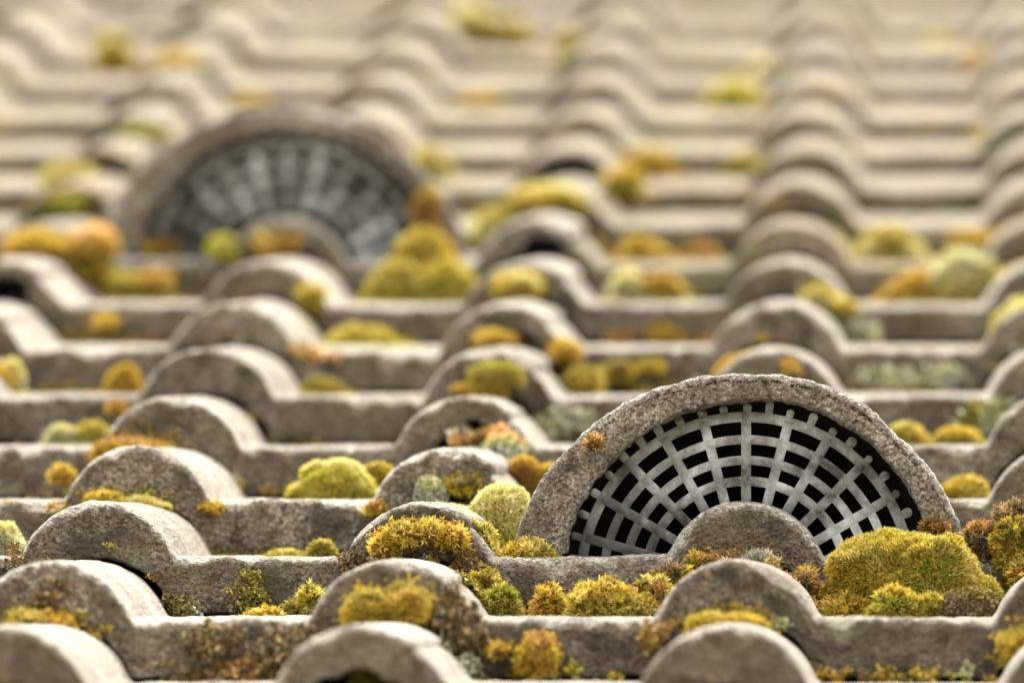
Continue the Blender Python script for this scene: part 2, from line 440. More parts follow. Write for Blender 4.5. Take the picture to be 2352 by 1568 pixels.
# ------------------------------------------------------------------ hooded vents
def build_hood(seed, res):
    no = int(0.33 / res)
    th = np.linspace(-1.38, 1.38, no)
    def ring(Ro, cu, cw, sx=1.0):
        # arch, feet run down into the tile
        return np.stack([cu + Ro * np.sin(th) * sx, cw + Ro * np.cos(th)], 1)
    out = ring(0.1092, -0.0034, -0.0232); inn = ring(0.0872, 0.0014, -0.0148)
    wob = vnoise(np.stack([th * 0.1, th * 0, th * 0 + seed], 1), 0.035, seed) * 0.0016
    secs, wear = [], []
    rad = np.stack([np.sin(th), np.cos(th)], 1)
    ctr = lambda f: inn * (1 - f) + out * f
    def add(base, off, v, a):
        p = base + rad * (off + wob)[:, None] if np.ndim(off) else base + rad * (off + wob)[:, None]
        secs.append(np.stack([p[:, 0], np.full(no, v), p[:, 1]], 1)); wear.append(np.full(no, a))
    # inner wall from the back of the recess to the front
    add(inn, np.zeros(no) + 0.004, 0.060, 0); add(inn, np.zeros(no) + 0.002, 0.030, 0); add(inn, np.zeros(no), 0.010, 0); add(inn, np.zeros(no), 0.004, 0)
    add(inn, np.zeros(no) + 0.0008, 0.0012, 0)
    nfr = max(6, int(0.017 / res))
    for i in range(1, nfr):
        f = 0.06 + 0.78 * i / nfr
        add(ctr(f), np.zeros(no), 0.0, 0.05)
    for i in range(6):
        a = i / 5 * math.pi / 2
        r = 0.0042
        add(out, np.zeros(no) - r + r * math.sin(a), r - r * math.cos(a), 0.1 + 0.8 * a / 1.57)
    for i in range(1, 26):
        f = i / 25
        v = 0.0042 + 0.20 * f
        sh = 1 - 0.75 * max(0, f - 0.1) ** 1.25
        sx = 1 - 0.50 * max(0, f - 0.08) ** 1.2
        p = np.stack([-0.002 + (out[:, 0] + 0.002) * sx, -0.0217 + (out[:, 1] + 0.0217) * sh - 0.012 * f], 1) + rad * wob[:, None]
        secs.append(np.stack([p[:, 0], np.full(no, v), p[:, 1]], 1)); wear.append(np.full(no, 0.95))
    P = np.array(secs); ns = len(P)
    P = P.reshape(-1, 3); Q = P + seed
    for cell, amp in ((0.016, 0.0008), (0.006, 0.0006), (0.0028, 0.0005), (0.0015, 0.00032)):
        if cell < res: continue
        nx = vnoise(Q, cell, seed); ny = vnoise(Q + 3.3, cell, seed + 1)
        th_all = np.tile(th, ns)
        P[:, 0] += np.sin(th_all) * nx * amp; P[:, 2] += np.cos(th_all) * nx * amp; P[:, 1] += ny * amp
    # crack near the crown
    th_all = np.tile(th, ns)
    front = P[:, 1] < 0.012
    ck = np.exp(-((th_all - 0.095 - 0.02 * vnoise(P * np.array([0, 1, 1]) + 2, 0.004, 9)) / 0.008) ** 2) * front
    P[:, 1] += ck * 0.0022
    idx = np.arange(len(P)).reshape(ns, no)
    q = np.stack([idx[:-1, :-1], idx[1:, :-1], idx[1:, 1:], idx[:-1, 1:]], -1).reshape(-1, 4)
    # back wall closes the hood behind
    return mesh_np('hood', P, [q], M_HOOD, attr=np.concatenate(wear))

RINGS = [(0.0793, 0.0745), (0.0685, 0.0643), (0.0589, 0.0546), (0.0493, 0.0448)]
GC = (-0.0005, -0.0115)       # centre of the grille: u, w
def slab(pts, v0, v1, bev=0.0005):
    """flat outline (list of (u,w)) with thickness between v0 (front) and v1"""
    n = len(pts); c = np.mean(pts, 0)
    pts = np.array(pts)
    def lay(p, v): return np.stack([p[:, 0], np.full(n, v), p[:, 1]], 1)
    V = np.vstack([lay(pts, v1), lay(pts, v0 + bev), lay(pts, v0)])
    return V, n

def strip(inner, outer, v0, v1, bev=0.00012):
    """bar between two polylines"""
    inner = np.array(inner); outer = np.array(outer); n = len(inner)
    d = outer - inner; d = d / np.linalg.norm(d, axis=1)[:, None]
    prof_ = [(inner, v1), (inner, v0 + bev), (inner + d * bev, v0), (outer - d * bev, v0), (outer, v0 + bev), (outer, v1)]
    V = np.vstack([np.stack([p[:, 0], np.full(n, v), p[:, 1]], 1) for p, v in prof_])
    idx = np.arange(6 * n).reshape(6, n)
    q = [np.stack([idx[i, :-1], idx[i, 1:], idx[(i + 1) % 6, 1:], idx[(i + 1) % 6, :-1]], -1) for i in range(6)]
    q.append(np.array([[idx[k, 0] for k in (0, 1, 4, 5)], [idx[k, 0] for k in (1, 2, 3, 4)], [idx[k, -1] for k in (5, 4, 1, 0)], [idx[k, -1] for k in (4, 3, 2, 1)]]))
    return V, np.vstack(q)

def pol(a, r):
    return (GC[0] + r * math.sin(a), GC[1] + r * math.cos(a))

def make_vent(n, c, label, seed, res, grow=1.0, nudge=(0, 0, 0)):
    mat = Matrix.Translation(nudge) @ tile_matrix(n, c * PITCH, 7000 + n * 31 + c)
    e = link('roof_vent', None, None, ROOF @ mat)
    tag(e, label, 'roof vent', 'hooded vents set into the roof')
    hole = HOLES.get((n, c))
    link('tile_base', build_tile('tile_base', TH[n], 0.0014 if n < 4 else 0.003, 40 + n, M_DARKTILE, hole[0] if hole else None, nose=0.0085), e, Matrix.Identity(4))
    f = Matrix.Translation((0, 0.048, 0))
    link('hood', build_hood(seed, res), e, f @ Matrix.Diagonal((grow, 1, grow, 1)))
    back = []
    g = link('grille', None, e, Matrix.Translation((0, 0.062, 0)) @ Matrix.Diagonal((grow, 1, grow, 1)))
    for k, (ro, ri) in enumerate(RINGS):
        aa = np.linspace(-1.56, 1.56, 64)
        V, q = strip([pol(a, ri) for a in aa], [pol(a, ro) for a in aa], 0.00003, 0.003)
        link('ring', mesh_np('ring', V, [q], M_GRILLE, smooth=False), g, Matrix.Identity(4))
    sp = math.radians(14.9)
    for k in range(-6, 7):
        a = k * sp
        hw = 0.00228
        dx, dz = math.cos(a) * hw, -math.sin(a) * hw
        ins, outs = [], []
        for r in (0.030, 0.045, 0.06, 0.0775):
            p = pol(a, r); ins.append((p[0] - dx, p[1] - dz)); outs.append((p[0] + dx, p[1] + dz))
        V, q = strip(ins, outs, 0.0, 0.003)
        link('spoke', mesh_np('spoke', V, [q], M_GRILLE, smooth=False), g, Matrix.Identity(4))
    rng = rnd(seed)
    for k in range(-11, 12):
        a = k * sp / 2 + rng.uniform(-0.008, 0.008)
        hw = 0.0019 + rng.uniform(-0.0002, 0.0003); tip = 0.0830 + rng.uniform(-0.0012, 0.0012)
        prof_ = [(hw * 0.95, 0.0785), (hw, 0.0808)] + [(hw * 1.08 * math.cos(t), tip - 0.001 + hw * math.sin(t)) for t in np.linspace(0.1, 1.4, 5)]
        ins, outs = [], []
        for x, r in prof_:
            p = pol(a, r); ins.append((p[0] - math.cos(a) * x, p[1] + math.sin(a) * x)); outs.append((p[0] + math.cos(a) * x, p[1] - math.sin(a) * x))
        V, q = strip(ins, outs, 0.0002, 0.0030)
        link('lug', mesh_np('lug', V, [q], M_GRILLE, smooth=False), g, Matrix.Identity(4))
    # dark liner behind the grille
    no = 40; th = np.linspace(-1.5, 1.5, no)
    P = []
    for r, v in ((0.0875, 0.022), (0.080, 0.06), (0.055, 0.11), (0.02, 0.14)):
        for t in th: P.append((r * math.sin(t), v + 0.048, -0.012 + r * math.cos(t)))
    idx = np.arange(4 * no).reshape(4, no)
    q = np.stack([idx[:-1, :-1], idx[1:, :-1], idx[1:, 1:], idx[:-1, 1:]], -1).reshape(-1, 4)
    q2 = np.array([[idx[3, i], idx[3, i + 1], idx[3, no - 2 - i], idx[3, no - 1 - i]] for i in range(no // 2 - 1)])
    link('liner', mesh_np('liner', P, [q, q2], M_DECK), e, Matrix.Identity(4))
    return e

make_vent(1, 0, 'gritty concrete roof vent with sharply visible grey fan grille behind a dark roll', 11, 0.0012)
make_vent(7, -2, 'concrete roof vent higher up the roof, its blurred grille above the orange lichened roll', 23, 0.0024, 1.05, (-0.002, 0, 0.0035))

# ------------------------------------------------------------------ moss and lichen
PAL = {
    'yellowgreen': [(0.45, 0.35, 0.040), (0.34, 0.28, 0.03), (0.56, 0.45, 0.12)],
    'bright':      [(0.58, 0.50, 0.06), (0.44, 0.42, 0.04), (0.66, 0.56, 0.12)],
    'pale':        [(0.66, 0.58, 0.22), (0.54, 0.50, 0.14), (0.74, 0.65, 0.34)],
    'mint':        [(0.52, 0.52, 0.27), (0.58, 0.57, 0.36), (0.44, 0.46, 0.20)],
    'gold':        [(0.54, 0.38, 0.030), (0.45, 0.32, 0.025), (0.62, 0.46, 0.07)],
    'orange':      [(0.55, 0.35, 0.04), (0.46, 0.28, 0.03), (0.62, 0.44, 0.10)],
    'rust':        [(0.40, 0.21, 0.05), (0.29, 0.155, 0.045), (0.50, 0.30, 0.09)],
    'olive':       [(0.26, 0.22, 0.035), (0.36, 0.29, 0.05), (0.17, 0.15, 0.03)],
    'green':       [(0.24, 0.27, 0.025), (0.32, 0.33, 0.03), (0.40, 0.38, 0.06)],
    'brown':       [(0.26, 0.18, 0.08), (0.17, 0.12, 0.06), (0.38, 0.26, 0.11)],
    'crust':       [(0.17, 0.14, 0.085), (0.27, 0.22, 0.13), (0.40, 0.29, 0.13), (0.11, 0.095, 0.065)],
    'greycrust':   [(0.42, 0.43, 0.31), (0.52, 0.52, 0.40), (0.32, 0.33, 0.24)],
    'paleorange':  [(0.72, 0.44, 0.17), (0.62, 0.34, 0.09), (0.76, 0.56, 0.28)],
    'slate':       [(0.07, 0.085, 0.085), (0.10, 0.11, 0.11), (0.05, 0.06, 0.06)],
}

def colours(p, pals, rng, seed, lift=0.0):
    """patchy choice between palettes, then a shade inside it"""
    n = len(p)
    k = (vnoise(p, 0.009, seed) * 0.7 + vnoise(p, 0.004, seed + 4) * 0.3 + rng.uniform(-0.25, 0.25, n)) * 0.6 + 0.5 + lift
    which = np.clip((k * len(pals)).astype(int), 0, len(pals) - 1)
    c = np.zeros((n, 3))
    s = np.clip((vnoise(p, 0.006, seed + 8) * 0.5 + 0.5 + rng.uniform(-0.3, 0.3, n)), 0, 0.999)
    for i, nm in enumerate(pals):
        pl = np.array(PAL[nm]); m = which == i
        c[m] = pl[(s[m] * len(pl)).astype(int)]
    g = c.mean(1, keepdims=True)
    c = c * 0.94 + g * 0.06
    return np.minimum(c * 1.16, 0.88) * rng.uniform(0.62, 1.3, (n, 1))

def patch_mesh(name, patches, rng, seed, dens, blen, mat):
    """leafy crust on an upright tile nose: patches [(centre, ru, rw, palettes, thickness)], ragged outlines"""
    VV, FF, CC = [], [], []; base = 0
    for li, (c, ru, rw, pals, th) in enumerate(patches):
        n = int(np.pi * ru * rw * 1.5 * dens * 1e6) + 12
        q = rng.uniform(-1.25, 1.25, (n, 2)); rr = np.hypot(q[:, 0], q[:, 1])
        p = np.stack([q[:, 0] * ru, np.zeros(n), q[:, 1] * rw], 1) + c
        f = 1.0 - rr + vnoise(p + seed * 0.37, 0.007, seed) * 0.45 + vnoise(p + seed * 0.37, 0.003, seed + 1) * 0.35
        m = f > 0.12; p = p[m]; f = f[m]; n = len(p)
        if n == 0: continue
        p[:, 1] -= np.clip(f, 0, 0.7) * th * rng.uniform(0.1, 1, n)
        d = rng.normal(size=(n, 3)); d[:, 1] = -np.abs(d[:, 1]) * 0.8 - 0.1; d /= np.linalg.norm(d, axis=1)[:, None]
        sd = np.cross(d, rng.normal(size=(n, 3))); sd /= np.linalg.norm(sd, axis=1)[:, None] + 1e-9
        nn = np.cross(d, sd)
        L = blen * rng.uniform(0.5, 1.3, (n, 1)); w = L * rng.uniform(0.5, 0.9, (n, 1))
        v = np.stack([p - sd * w * 0.2, p + sd * w * 0.2, p + d * L * 0.55 + sd * w * 0.5, p + d * L * 0.55 - sd * w * 0.5, p + d * L + nn * L * rng.uniform(-0.5, 0.5, (n, 1))], 1)
        i0 = base + np.arange(n) * 5
        FF.append(np.vstack([np.stack([i0, i0 + 1, i0 + 2], 1), np.stack([i0, i0 + 2, i0 + 3], 1), np.stack([i0 + 3, i0 + 2, i0 + 4], 1)]))
        VV.append(v.reshape(-1, 3)); base += 5 * n
        CC.append(np.repeat(colours(p, pals, rng, seed)[:, None, :], 5, 1).reshape(-1, 3))
    return mesh_np(name, np.vstack(VV), [np.vstack(FF)], mat, colors=np.vstack(CC), smooth=False)

def clump_mesh(name, lobes, style, rng, seed, dens, blen, mat, skirt=None):
    """lobes: [(centre(3), radii(ru,rv,rup,rdown), palettes)] relative to the origin of the clump"""
    VV, FF3, CC = [], [], []; base = 0
    if style != 'flake':
        # smaller humps on the bigger ones
        extra = []; main = []
        for c, r, pals in lobes:
            c = np.array(c)
            if r[0] < 0.0035:
                main.append((c, r, pals)); continue
            main.append((c, (r[0] * 0.93, r[1], r[2] * 0.90, r[3]), pals))
            k = 11 if r[0] > 0.02 else 9 if r[0] > 0.009 else 6
            for _ in range(k):
                a = np.arccos(rng.uniform(-0.95, 0.95)); e = rng.uniform(-0.85, 0.35)
                f = rng.uniform(0.17, 0.42) * (0.75 if r[0] > 0.02 else 1.0)
                o = np.array([np.cos(a) * r[0] * rng.uniform(0.7, 0.98), e * r[1] * 0.7, np.sin(a) * r[2] * rng.uniform(0.15, 0.74) * np.sqrt(max(0.1, 1 - 0.7 * e * e))])
                extra.append((c + o, (r[0] * f, r[1] * f, max(r[2] * f * 0.85, 0.0012), r[2] * f), pals))
        lobes = main
        lobes = list(lobes) + extra
    for li, (c, r, pals) in enumerate(lobes):
        c = np.array(c); ru, rv, rup, rdn = r
        rough = 0.24 if style == 'star' else 0.05
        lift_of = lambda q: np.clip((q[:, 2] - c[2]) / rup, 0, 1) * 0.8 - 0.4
        # core
        nu, nv = 28, 14
        a = np.linspace(0, 2 * np.pi, nu, endpoint=False); b = np.linspace(-np.pi / 2, np.pi / 2, nv)
        A, B = np.meshgrid(a, b)
        d = np.stack([np.cos(A) * np.cos(B), np.sin(A) * np.cos(B), np.sin(B)], -1).reshape(-1, 3)
        def radius(d):
            s = np.stack([np.full(len(d), ru), np.full(len(d), rv), np.where(d[:, 2] > 0, rup, rdn)], 1)
            p = np.sign(d) * np.abs(d) ** (1.0 if ru > 0.02 else 0.95) * s
            m = max(ru, rup)
            k = 1 + vnoise(p + c + seed, m * 0.75, seed + li) * (0.10 if ru > 0.02 else 0.20) + vnoise(p + c, m * 0.3, seed + li + 9) * 0.07 + vnoise(p + c, 0.0045, seed + 5) * rough
            return p * k[:, None], s
        p, s = radius(d)
        P = c + p * 0.90
        idx = np.arange(len(P)).reshape(nv, nu); nx = np.roll(idx, -1, 1)
        q = np.stack([idx[:-1], nx[:-1], nx[1:], idx[1:]], -1).reshape(-1, 4)
        VV.append(P); FF3.append(np.vstack([q[:, [0, 1, 2]], q[:, [0, 2, 3]]]) + base); base += len(P)
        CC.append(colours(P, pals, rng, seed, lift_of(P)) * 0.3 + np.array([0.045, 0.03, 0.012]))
        # blades
        area = 2 * np.pi * ru * (rup + rv) / 2 * 1.3
        n = int(area * dens * 1e6)
        d = rng.normal(size=(int(n * 2.0) + 8, 3)); d /= np.linalg.norm(d, axis=1)[:, None]
        d = d[(d[:, 2] > -0.45) & ((d[:, 1] < 0.55) | (d[:, 2] > 0.35))][:n]
        p, s = radius(d); pos = c + p
        keep = np.ones(len(pos), bool)
        for lj, (c2, r2, _) in enumerate(lobes):
            if lj == li: continue
            e = pos - np.array(c2); s2 = np.stack([np.full(len(e), r2[0]), np.full(len(e), r2[1]), np.where(e[:, 2] > 0, r2[2], r2[3])], 1)
            keep &= ((e / s2) ** 2).sum(1) > 0.86
        pos, d, s = pos[keep], d[keep], s[keep]
        nrm = d / s; nrm /= np.linalg.norm(nrm, axis=1)[:, None]
        pos = pos + nrm * (rng.uniform(-0.5, 0.8, (len(pos), 1)) * blen * (0.8 if style == 'star' else 0.35))
        n = len(pos)
        if n == 0: continue
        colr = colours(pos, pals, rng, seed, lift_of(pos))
        if style == 'fuzz':
            reps, spread, wid = 1, 1.25, 0.26
        elif style == 'star':
            reps, spread, wid = 6, 1.7, 0.24
        else:
            reps, spread, wid = 1, 1.6, 1.0
        pos = np.repeat(pos, reps, 0); nrm = np.repeat(nrm, reps, 0); colr = np.repeat(colr, reps, 0) * rng.uniform(0.85, 1.15, (n * reps, 1))
        n = len(pos)
        rv_ = rng.normal(size=(n, 3)); tan = rv_ - (rv_ * nrm).sum(1)[:, None] * nrm; tan /= np.linalg.norm(tan, axis=1)[:, None] + 1e-9
        dirn = nrm + tan * (rng.uniform(0.3, 1, (n, 1)) * spread); dirn /= np.linalg.norm(dirn, axis=1)[:, None]
        L = blen * rng.uniform(0.6, 1.25, (n, 1))
        side = np.cross(dirn, nrm + 0.01 * rv_); side /= np.linalg.norm(side, axis=1)[:, None] + 1e-9
        w = L * wid * rng.uniform(0.7, 1.2, (n, 1))
        b0 = pos - nrm * L * 0.35
        if style == 'flake':
            bend = nrm * L * rng.uniform(-0.2, 0.5, (n, 1))
            v = np.stack([b0 - side * w * 0.25, b0 + side * w * 0.25, pos + dirn * L * 0.5 + side * w * 0.55, pos + dirn * L * 0.5 - side * w * 0.55 , pos + dirn * L * 0.95 + bend], 1)
        else:
            mid = pos + dirn * L * 0.5
            tip = pos + dirn * L + nrm * L * rng.uniform(-0.25, 0.25, (n, 1))
            v = np.stack([b0 - side * w * 0.4, b0 + side * w * 0.4, mid + side * w * 0.5, mid - side * w * 0.5, tip], 1)
        i0 = base + np.arange(n) * 5
        FF3.append(np.vstack([np.stack([i0, i0 + 1, i0 + 2], 1), np.stack([i0, i0 + 2, i0 + 3], 1), np.stack([i0 + 3, i0 + 2, i0 + 4], 1)]))
        VV.append(v.reshape(-1, 3)); base += n * 5
        cc = np.repeat(colr[:, None, :], 5, 1)
        if style != 'flake':
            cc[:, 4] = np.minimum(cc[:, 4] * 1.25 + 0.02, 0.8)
        else:
            cc[:, 4] *= 1.2
        CC.append(cc.reshape(-1, 3))
    if skirt is not None and len(skirt[0]):
        # thin ragged edge: single shoots creeping over the tile around the cushion
        pos, nrm, pals = skirt
        reps = 6; pos = np.repeat(pos, reps, 0); nrm = np.repeat(nrm, reps, 0); n = len(pos)
        colr = colours(pos, pals, rng, seed, -0.15)
        rv_ = rng.normal(size=(n, 3)); dirn = nrm * 0.7 + rv_ * 0.6; dirn /= np.linalg.norm(dirn, axis=1)[:, None]
        side = np.cross(dirn, rv_[:, ::-1]); side /= np.linalg.norm(side, axis=1)[:, None] + 1e-9
        L = max(blen, 0.0018) * rng.uniform(0.6, 1.3, (n, 1)); w = L * 0.32
        v = np.stack([pos - side * w * 0.4, pos + side * w * 0.4, pos + dirn * L * 0.5 + side * w * 0.5, pos + dirn * L * 0.5 - side * w * 0.5, pos + dirn * L], 1)
        i0 = base + np.arange(n) * 5
        FF3.append(np.vstack([np.stack([i0, i0 + 1, i0 + 2], 1), np.stack([i0, i0 + 2, i0 + 3], 1), np.stack([i0 + 3, i0 + 2, i0 + 4], 1)]))
        VV.append(v.reshape(-1, 3)); CC.append(np.repeat(colr[:, None, :], 5, 1).reshape(-1, 3))
    return mesh_np(name, np.vstack(VV), [np.vstack(FF3)], mat, colors=np.vstack(CC), smooth=False)

GROUPS = {'moss': 'moss cushions on the roof tiles', 'lichen': 'lichen crusts on the roof tiles'}
count = [0]
def clump(kind, label, v, boxes, style='fuzz', depth=None, name=None):
    """boxes: (x0, x1, y_top, y_base, palettes[, dv]) survey marks; v in rows. A clump grows from what it sits on."""
    count[0] += 1; seed = 900 + count[0] * 7; rng = rnd(seed)
    lobes = []; org = None
    flat = style == 'flake' and depth and depth <= 0.006
    if flat: v = math.ceil(v) - 0.0015 / G
    for bx in boxes:
        x0, x1, y0, y1, pals = bx[:5]; dv = bx[5] if len(bx) > 5 else 0.0
        vv = (v + dv) * G
        p = at((x0 + x1) / 2, y1, vv); t = at((x0 + x1) / 2, y0, vv); a = at(x0, y1, vv); b = at(x1, y1, vv)
        ru = (b[0] - a[0]) / 2; h = t[2] - p[2]
        rv = depth if depth else min(0.022, max(0.006, 0.75 * ru))
        gap = p[2] - surface_w(p[0], vv)
        if style == 'flake' or depth:
            cen = (p + t) / 2; r = (ru, rv, h / 2, h / 2)
        else:
            cen = p; r = (ru, rv, h, max(0.35 * h, min(gap + 0.002, 0.03)))
        if org is None: org = cen.copy()
        lobes.append((cen - org, r, pals if isinstance(pals, (list, tuple)) else [pals]))
    focus = abs(v - 1.1)
    if style == 'flake':
        dens, bl = (2.4, 0.0016) if focus < 1.6 else (0.6, 0.003)
    elif style == 'star':
        dens, bl = (0.5, 0.0027) if focus < 1.6 else (0.25, 0.0036)
    else:
        dens, bl = (3.4, 0.0021) if focus < 1.8 else (1.6, 0.0022) if focus < 4 else (0.5, 0.0034)
    nm = name or ('moss_cushion' if kind == 'moss' else 'lichen_crust')
    if flat:
        me = patch_mesh(nm, [(np.asarray(c), r[0], r[2], pl, 0.012 if v < 0.2 else 0.0065) for c, r, pl in lobes], rng, seed, 2.4 if v < 0.2 or focus < 1.8 else 0.8, 0.0034 if v < 0.2 else 0.0021 if focus < 1.8 else 0.0036, M_LICHEN)
    else:
        sp_, sn_ = [], []
        if style != 'flake' and v < 10:
            onface = depth is not None
            fv = math.ceil(v) * G - 0.0015
            for cl, r, pl in lobes:
                k = int(np.clip(r[0] * 9000, 20, 130))
                a = rng.uniform(0, 2 * np.pi, k); q = rng.uniform(0.75, 1.0, k) + np.abs(rng.normal(size=k)) * 0.35
                for aa, qq in zip(a, q):
                    cc = cl + org
                    if onface:
                        if math.ceil(v) - v > 0.1: continue
                        uq = (cc[0] + math.cos(aa) * r[0] * qq + PITCH / 2) % PITCH - PITCH / 2; wq = cc[2] + math.sin(aa) * r[2] * qq
                        top_ = NW[math.ceil(v)] + float(prof(np.array([uq]))[0])
                        if not (top_ - TH[math.ceil(v)] + 0.001 < wq < top_ - 0.004): continue
                        sp_.append((cc[0] + math.cos(aa) * r[0] * qq, fv, cc[2] + math.sin(aa) * r[2] * qq)); sn_.append((0, -1, 0.3))
                    else:
                        uu, vq = cc[0] + math.cos(aa) * r[0] * qq, cc[1] + math.sin(aa) * r[1] * qq
                        if int(vq // G) != int(cc[1] // G): continue
                        sp_.append((uu, vq, surface_w(uu, vq))); sn_.append((0, 0, 1.0))
        skirt = (np.array(sp_) - org, np.array(sn_, float), lobes[0][2]) if sp_ else None
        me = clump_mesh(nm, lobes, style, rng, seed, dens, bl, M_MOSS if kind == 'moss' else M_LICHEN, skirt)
    o = link(nm, me, None, ROOF @ Matrix.Translation(Vector(org)))
    tag(o, label, kind, GROUPS[kind])
    return o

Y, B, P_, MI, GO, OR, RU, OL, GR, BR, CR, GC_, PO = 'yellowgreen', 'bright', 'pale', 'mint', 'gold', 'orange', 'rust', 'olive', 'green', 'brown', 'crust', 'greycrust', 'paleorange'
# --- lowest rows, in front of and beside the sharp vent
clump('moss', 'wide yellow-green moss mat on the pan below the sharp vent, orange at both ends', 0.80,
      [(1300, 1500, 1338, 1425, [Y, Y, GO], 0.0), (1420, 1570, 1318, 1425, [GO, RU, Y], 0.03), (1500, 1590, 1292, 1380, [RU, GO, BR], 0.08), (1228, 1305, 1352, 1425, [OR, RU, GO], 0.02)], 'star')
clump('moss', 'large shaggy green moss mound at the foot of the sharp vent grille', 0.86,
      [(1985, 2280, 1207, 1455, [GR, GR, Y, Y, Y, Y], 0.02), (1892, 2220, 1218, 1318, [GO, Y, Y, Y], 0.045), (2000, 2150, 1262, 1450, [GR, GR, Y], -0.015)], 'fuzz')
clump('moss', 'low dark green and gold star moss fringe under the shaggy mound', 0.70,
      [(2000, 2110, 1345, 1425, [Y, GR, GO]), (2080, 2160, 1368, 1425, [OL, GR, Y])], 'star')
clump('moss', 'orange to yellow moss trail down the flank of the roll below the sharp vent', 0.90,
      [(1825, 1875, 1305, 1345, [RU, BR, OR]), (1868, 1925, 1335, 1385, [OR, GO, BR]), (1890, 2005, 1368, 1425, [GO, Y, OR], -0.06)], 'star')
clump('moss', 'olive star moss tuft in the corner beside the wide yellow-green mat', 0.93,
      [(1075, 1150, 1310, 1380, [OL, Y]), (1105, 1192, 1345, 1415, [OL, Y, GR], -0.05)], 'star')
clump('moss', 'golden orange star moss fringe across the roll next to the sharp vent', 0.955,
      [(855, 905, 1232, 1290, [OR, GO]), (880, 960, 1206, 1262, [GO, OR, Y]), (945, 1020, 1203, 1255, [GO, OR, Y]), (1000, 1062, 1210, 1262, [GO, OR])], 'star', depth=0.006)
clump('moss', 'pale fringed moss crest on the shoulder of the roll next to the sharp vent', 1.12,
      [(1058, 1110, 1190, 1240, [P_, Y]), (1085, 1140, 1202, 1262, [P_, B, Y])], 'fuzz')
clump('moss', 'small yellow star moss tuft touching the left foot of the sharp vent hood', 1.06,
      [(1140, 1225, 1252, 1292, [Y, GO]), (1190, 1268, 1240, 1292, [Y, GO, Y])], 'star')
clump('moss', 'smooth pale yellow-green moss dome against the outside of the sharp vent hood', 1.62,
      [(1046, 1245, 1117, 1275, [B, P_, P_])], 'fuzz')
clump('moss', 'round bright yellow-green moss dome alone on a pan left of the sharp vent', 2.42,
      [(672, 880, 1049, 1175, [Y, B, B, P_]), (830, 905, 1062, 1120, [GO, Y], 0.05)], 'fuzz')
clump('moss', 'dry tangled moss bundle over the edge roll at the right border', 1.02,
      [(2280, 2400, 1152, 1215, [BR, CR, BR]), (2215, 2310, 1200, 1245, [BR, CR, RU]), (2280, 2370, 1196, 1256, [GO, OL, GO], -0.03)], 'star')
clump('moss', 'golden moss tuft low on the roll at the right border', -0.02,
      [(2300, 2420, 1440, 1545, [GO, GO, Y])], 'fuzz', depth=0.012)
clump('moss', 'tiny orange moss tuft on the roll at the right border below the dry bundle', 0.93,
      [(2318, 2362, 1290, 1345, [GO, OR, OL])], 'star', depth=0.006)
clump('moss', 'golden moss strip capping the lowest roll under the sharp vent', -0.05,
      [(1578, 1680, 1408, 1470, [GO, GO, Y]), (1650, 1752, 1409, 1470, [GO, GO])], 'fuzz', depth=0.008)
clump('moss', 'golden tuft on the lowest roll at the left border', -0.05,
      [(22, 110, 1408, 1475, [GO, Y]), (80, 168, 1412, 1478, [GO, OR])], 'star', depth=0.008)
clump('moss', 'two-humped olive gold moss cushion hanging on the roll nose below the orange fringe', -0.035,
      [(790, 900, 1352, 1480, [GO, OL, Y]), (885, 990, 1340, 1450, [GO, OR, OL])], 'fuzz', depth=0.014)
clump('lichen', 'dark brown crust beside the two-humped moss cushion', -0.02,
      [(960, 1080, 1345, 1470, [BR, CR]), (1020, 1130, 1400, 1500, [BR, CR])], 'flake', depth=0.005)
clump('moss', 'orange moss tuft on the nose of the lowest pan, between two rolls', -0.02,
      [(1190, 1275, 1478, 1575, [OR, GO, GO]), (1215, 1265, 1462, 1510, [OR, RU])], 'star', depth=0.008)
clump('moss', 'tiny orange speck of moss left of the orange tuft on the lowest pan', -0.015, [(1125, 1160, 1480, 1508, [OR, GO])], 'star', depth=0.005)
clump('moss', 'green moss inside the black hollow at the bottom border', -0.93, [(800, 880, 1535, 1600, [GR, Y])], 'fuzz', depth=0.01)
clump('lichen', 'grey-green lichen streak down the valley beside the lowest broken roll', -0.04,
      [(985, 1045, 1448, 1500, [GC_, OL]), (1040, 1105, 1495, 1560, [GC_, MI])], 'flake', depth=0.006)
clump('lichen', 'large brown leafy lichen crust on the lowest left pan nose', -0.012,
      [(420, 560, 1435, 1520, [CR, BR]), (560, 750, 1440, 1530, [CR, CR, BR]), (470, 640, 1510, 1600, [CR, RU, BR]), (640, 720, 1500, 1590, [CR, BR])], 'flake', depth=0.005)
clump('lichen', 'dark crust on the face of the lowest left roll', -0.012, [(60, 160, 1330, 1400, [CR, BR])], 'flake', depth=0.004)
clump('lichen', 'brown crust on the nose left of the lowest middle roll', -0.012, [(1460, 1540, 1425, 1490, [CR, RU, BR])], 'flake', depth=0.004)
clump('moss', 'green-yellow tuft in the corner left of the two-humped cushion', 0.88,
      [(688, 745, 1345, 1395, [Y, B]), (652, 705, 1378, 1425, [Y, OL])], 'star')
clump('moss', 'thin yellow moss line along the left pan in front', 0.84, [(565, 650, 1402, 1428, [Y, GO])], 'star')
clump('lichen', 'dark curly lichen at the bottom of the left pan face', 0.985,
      [(360, 470, 1352, 1425, [CR, OL, BR]), (420, 480, 1370, 1425, [CR, GC_])], 'flake', depth=0.005)
clump('lichen', 'dark olive lichen patch in the middle of the left pan face', 0.985, [(525, 625, 1318, 1415, [CR, OL])], 'flake', depth=0.0045)
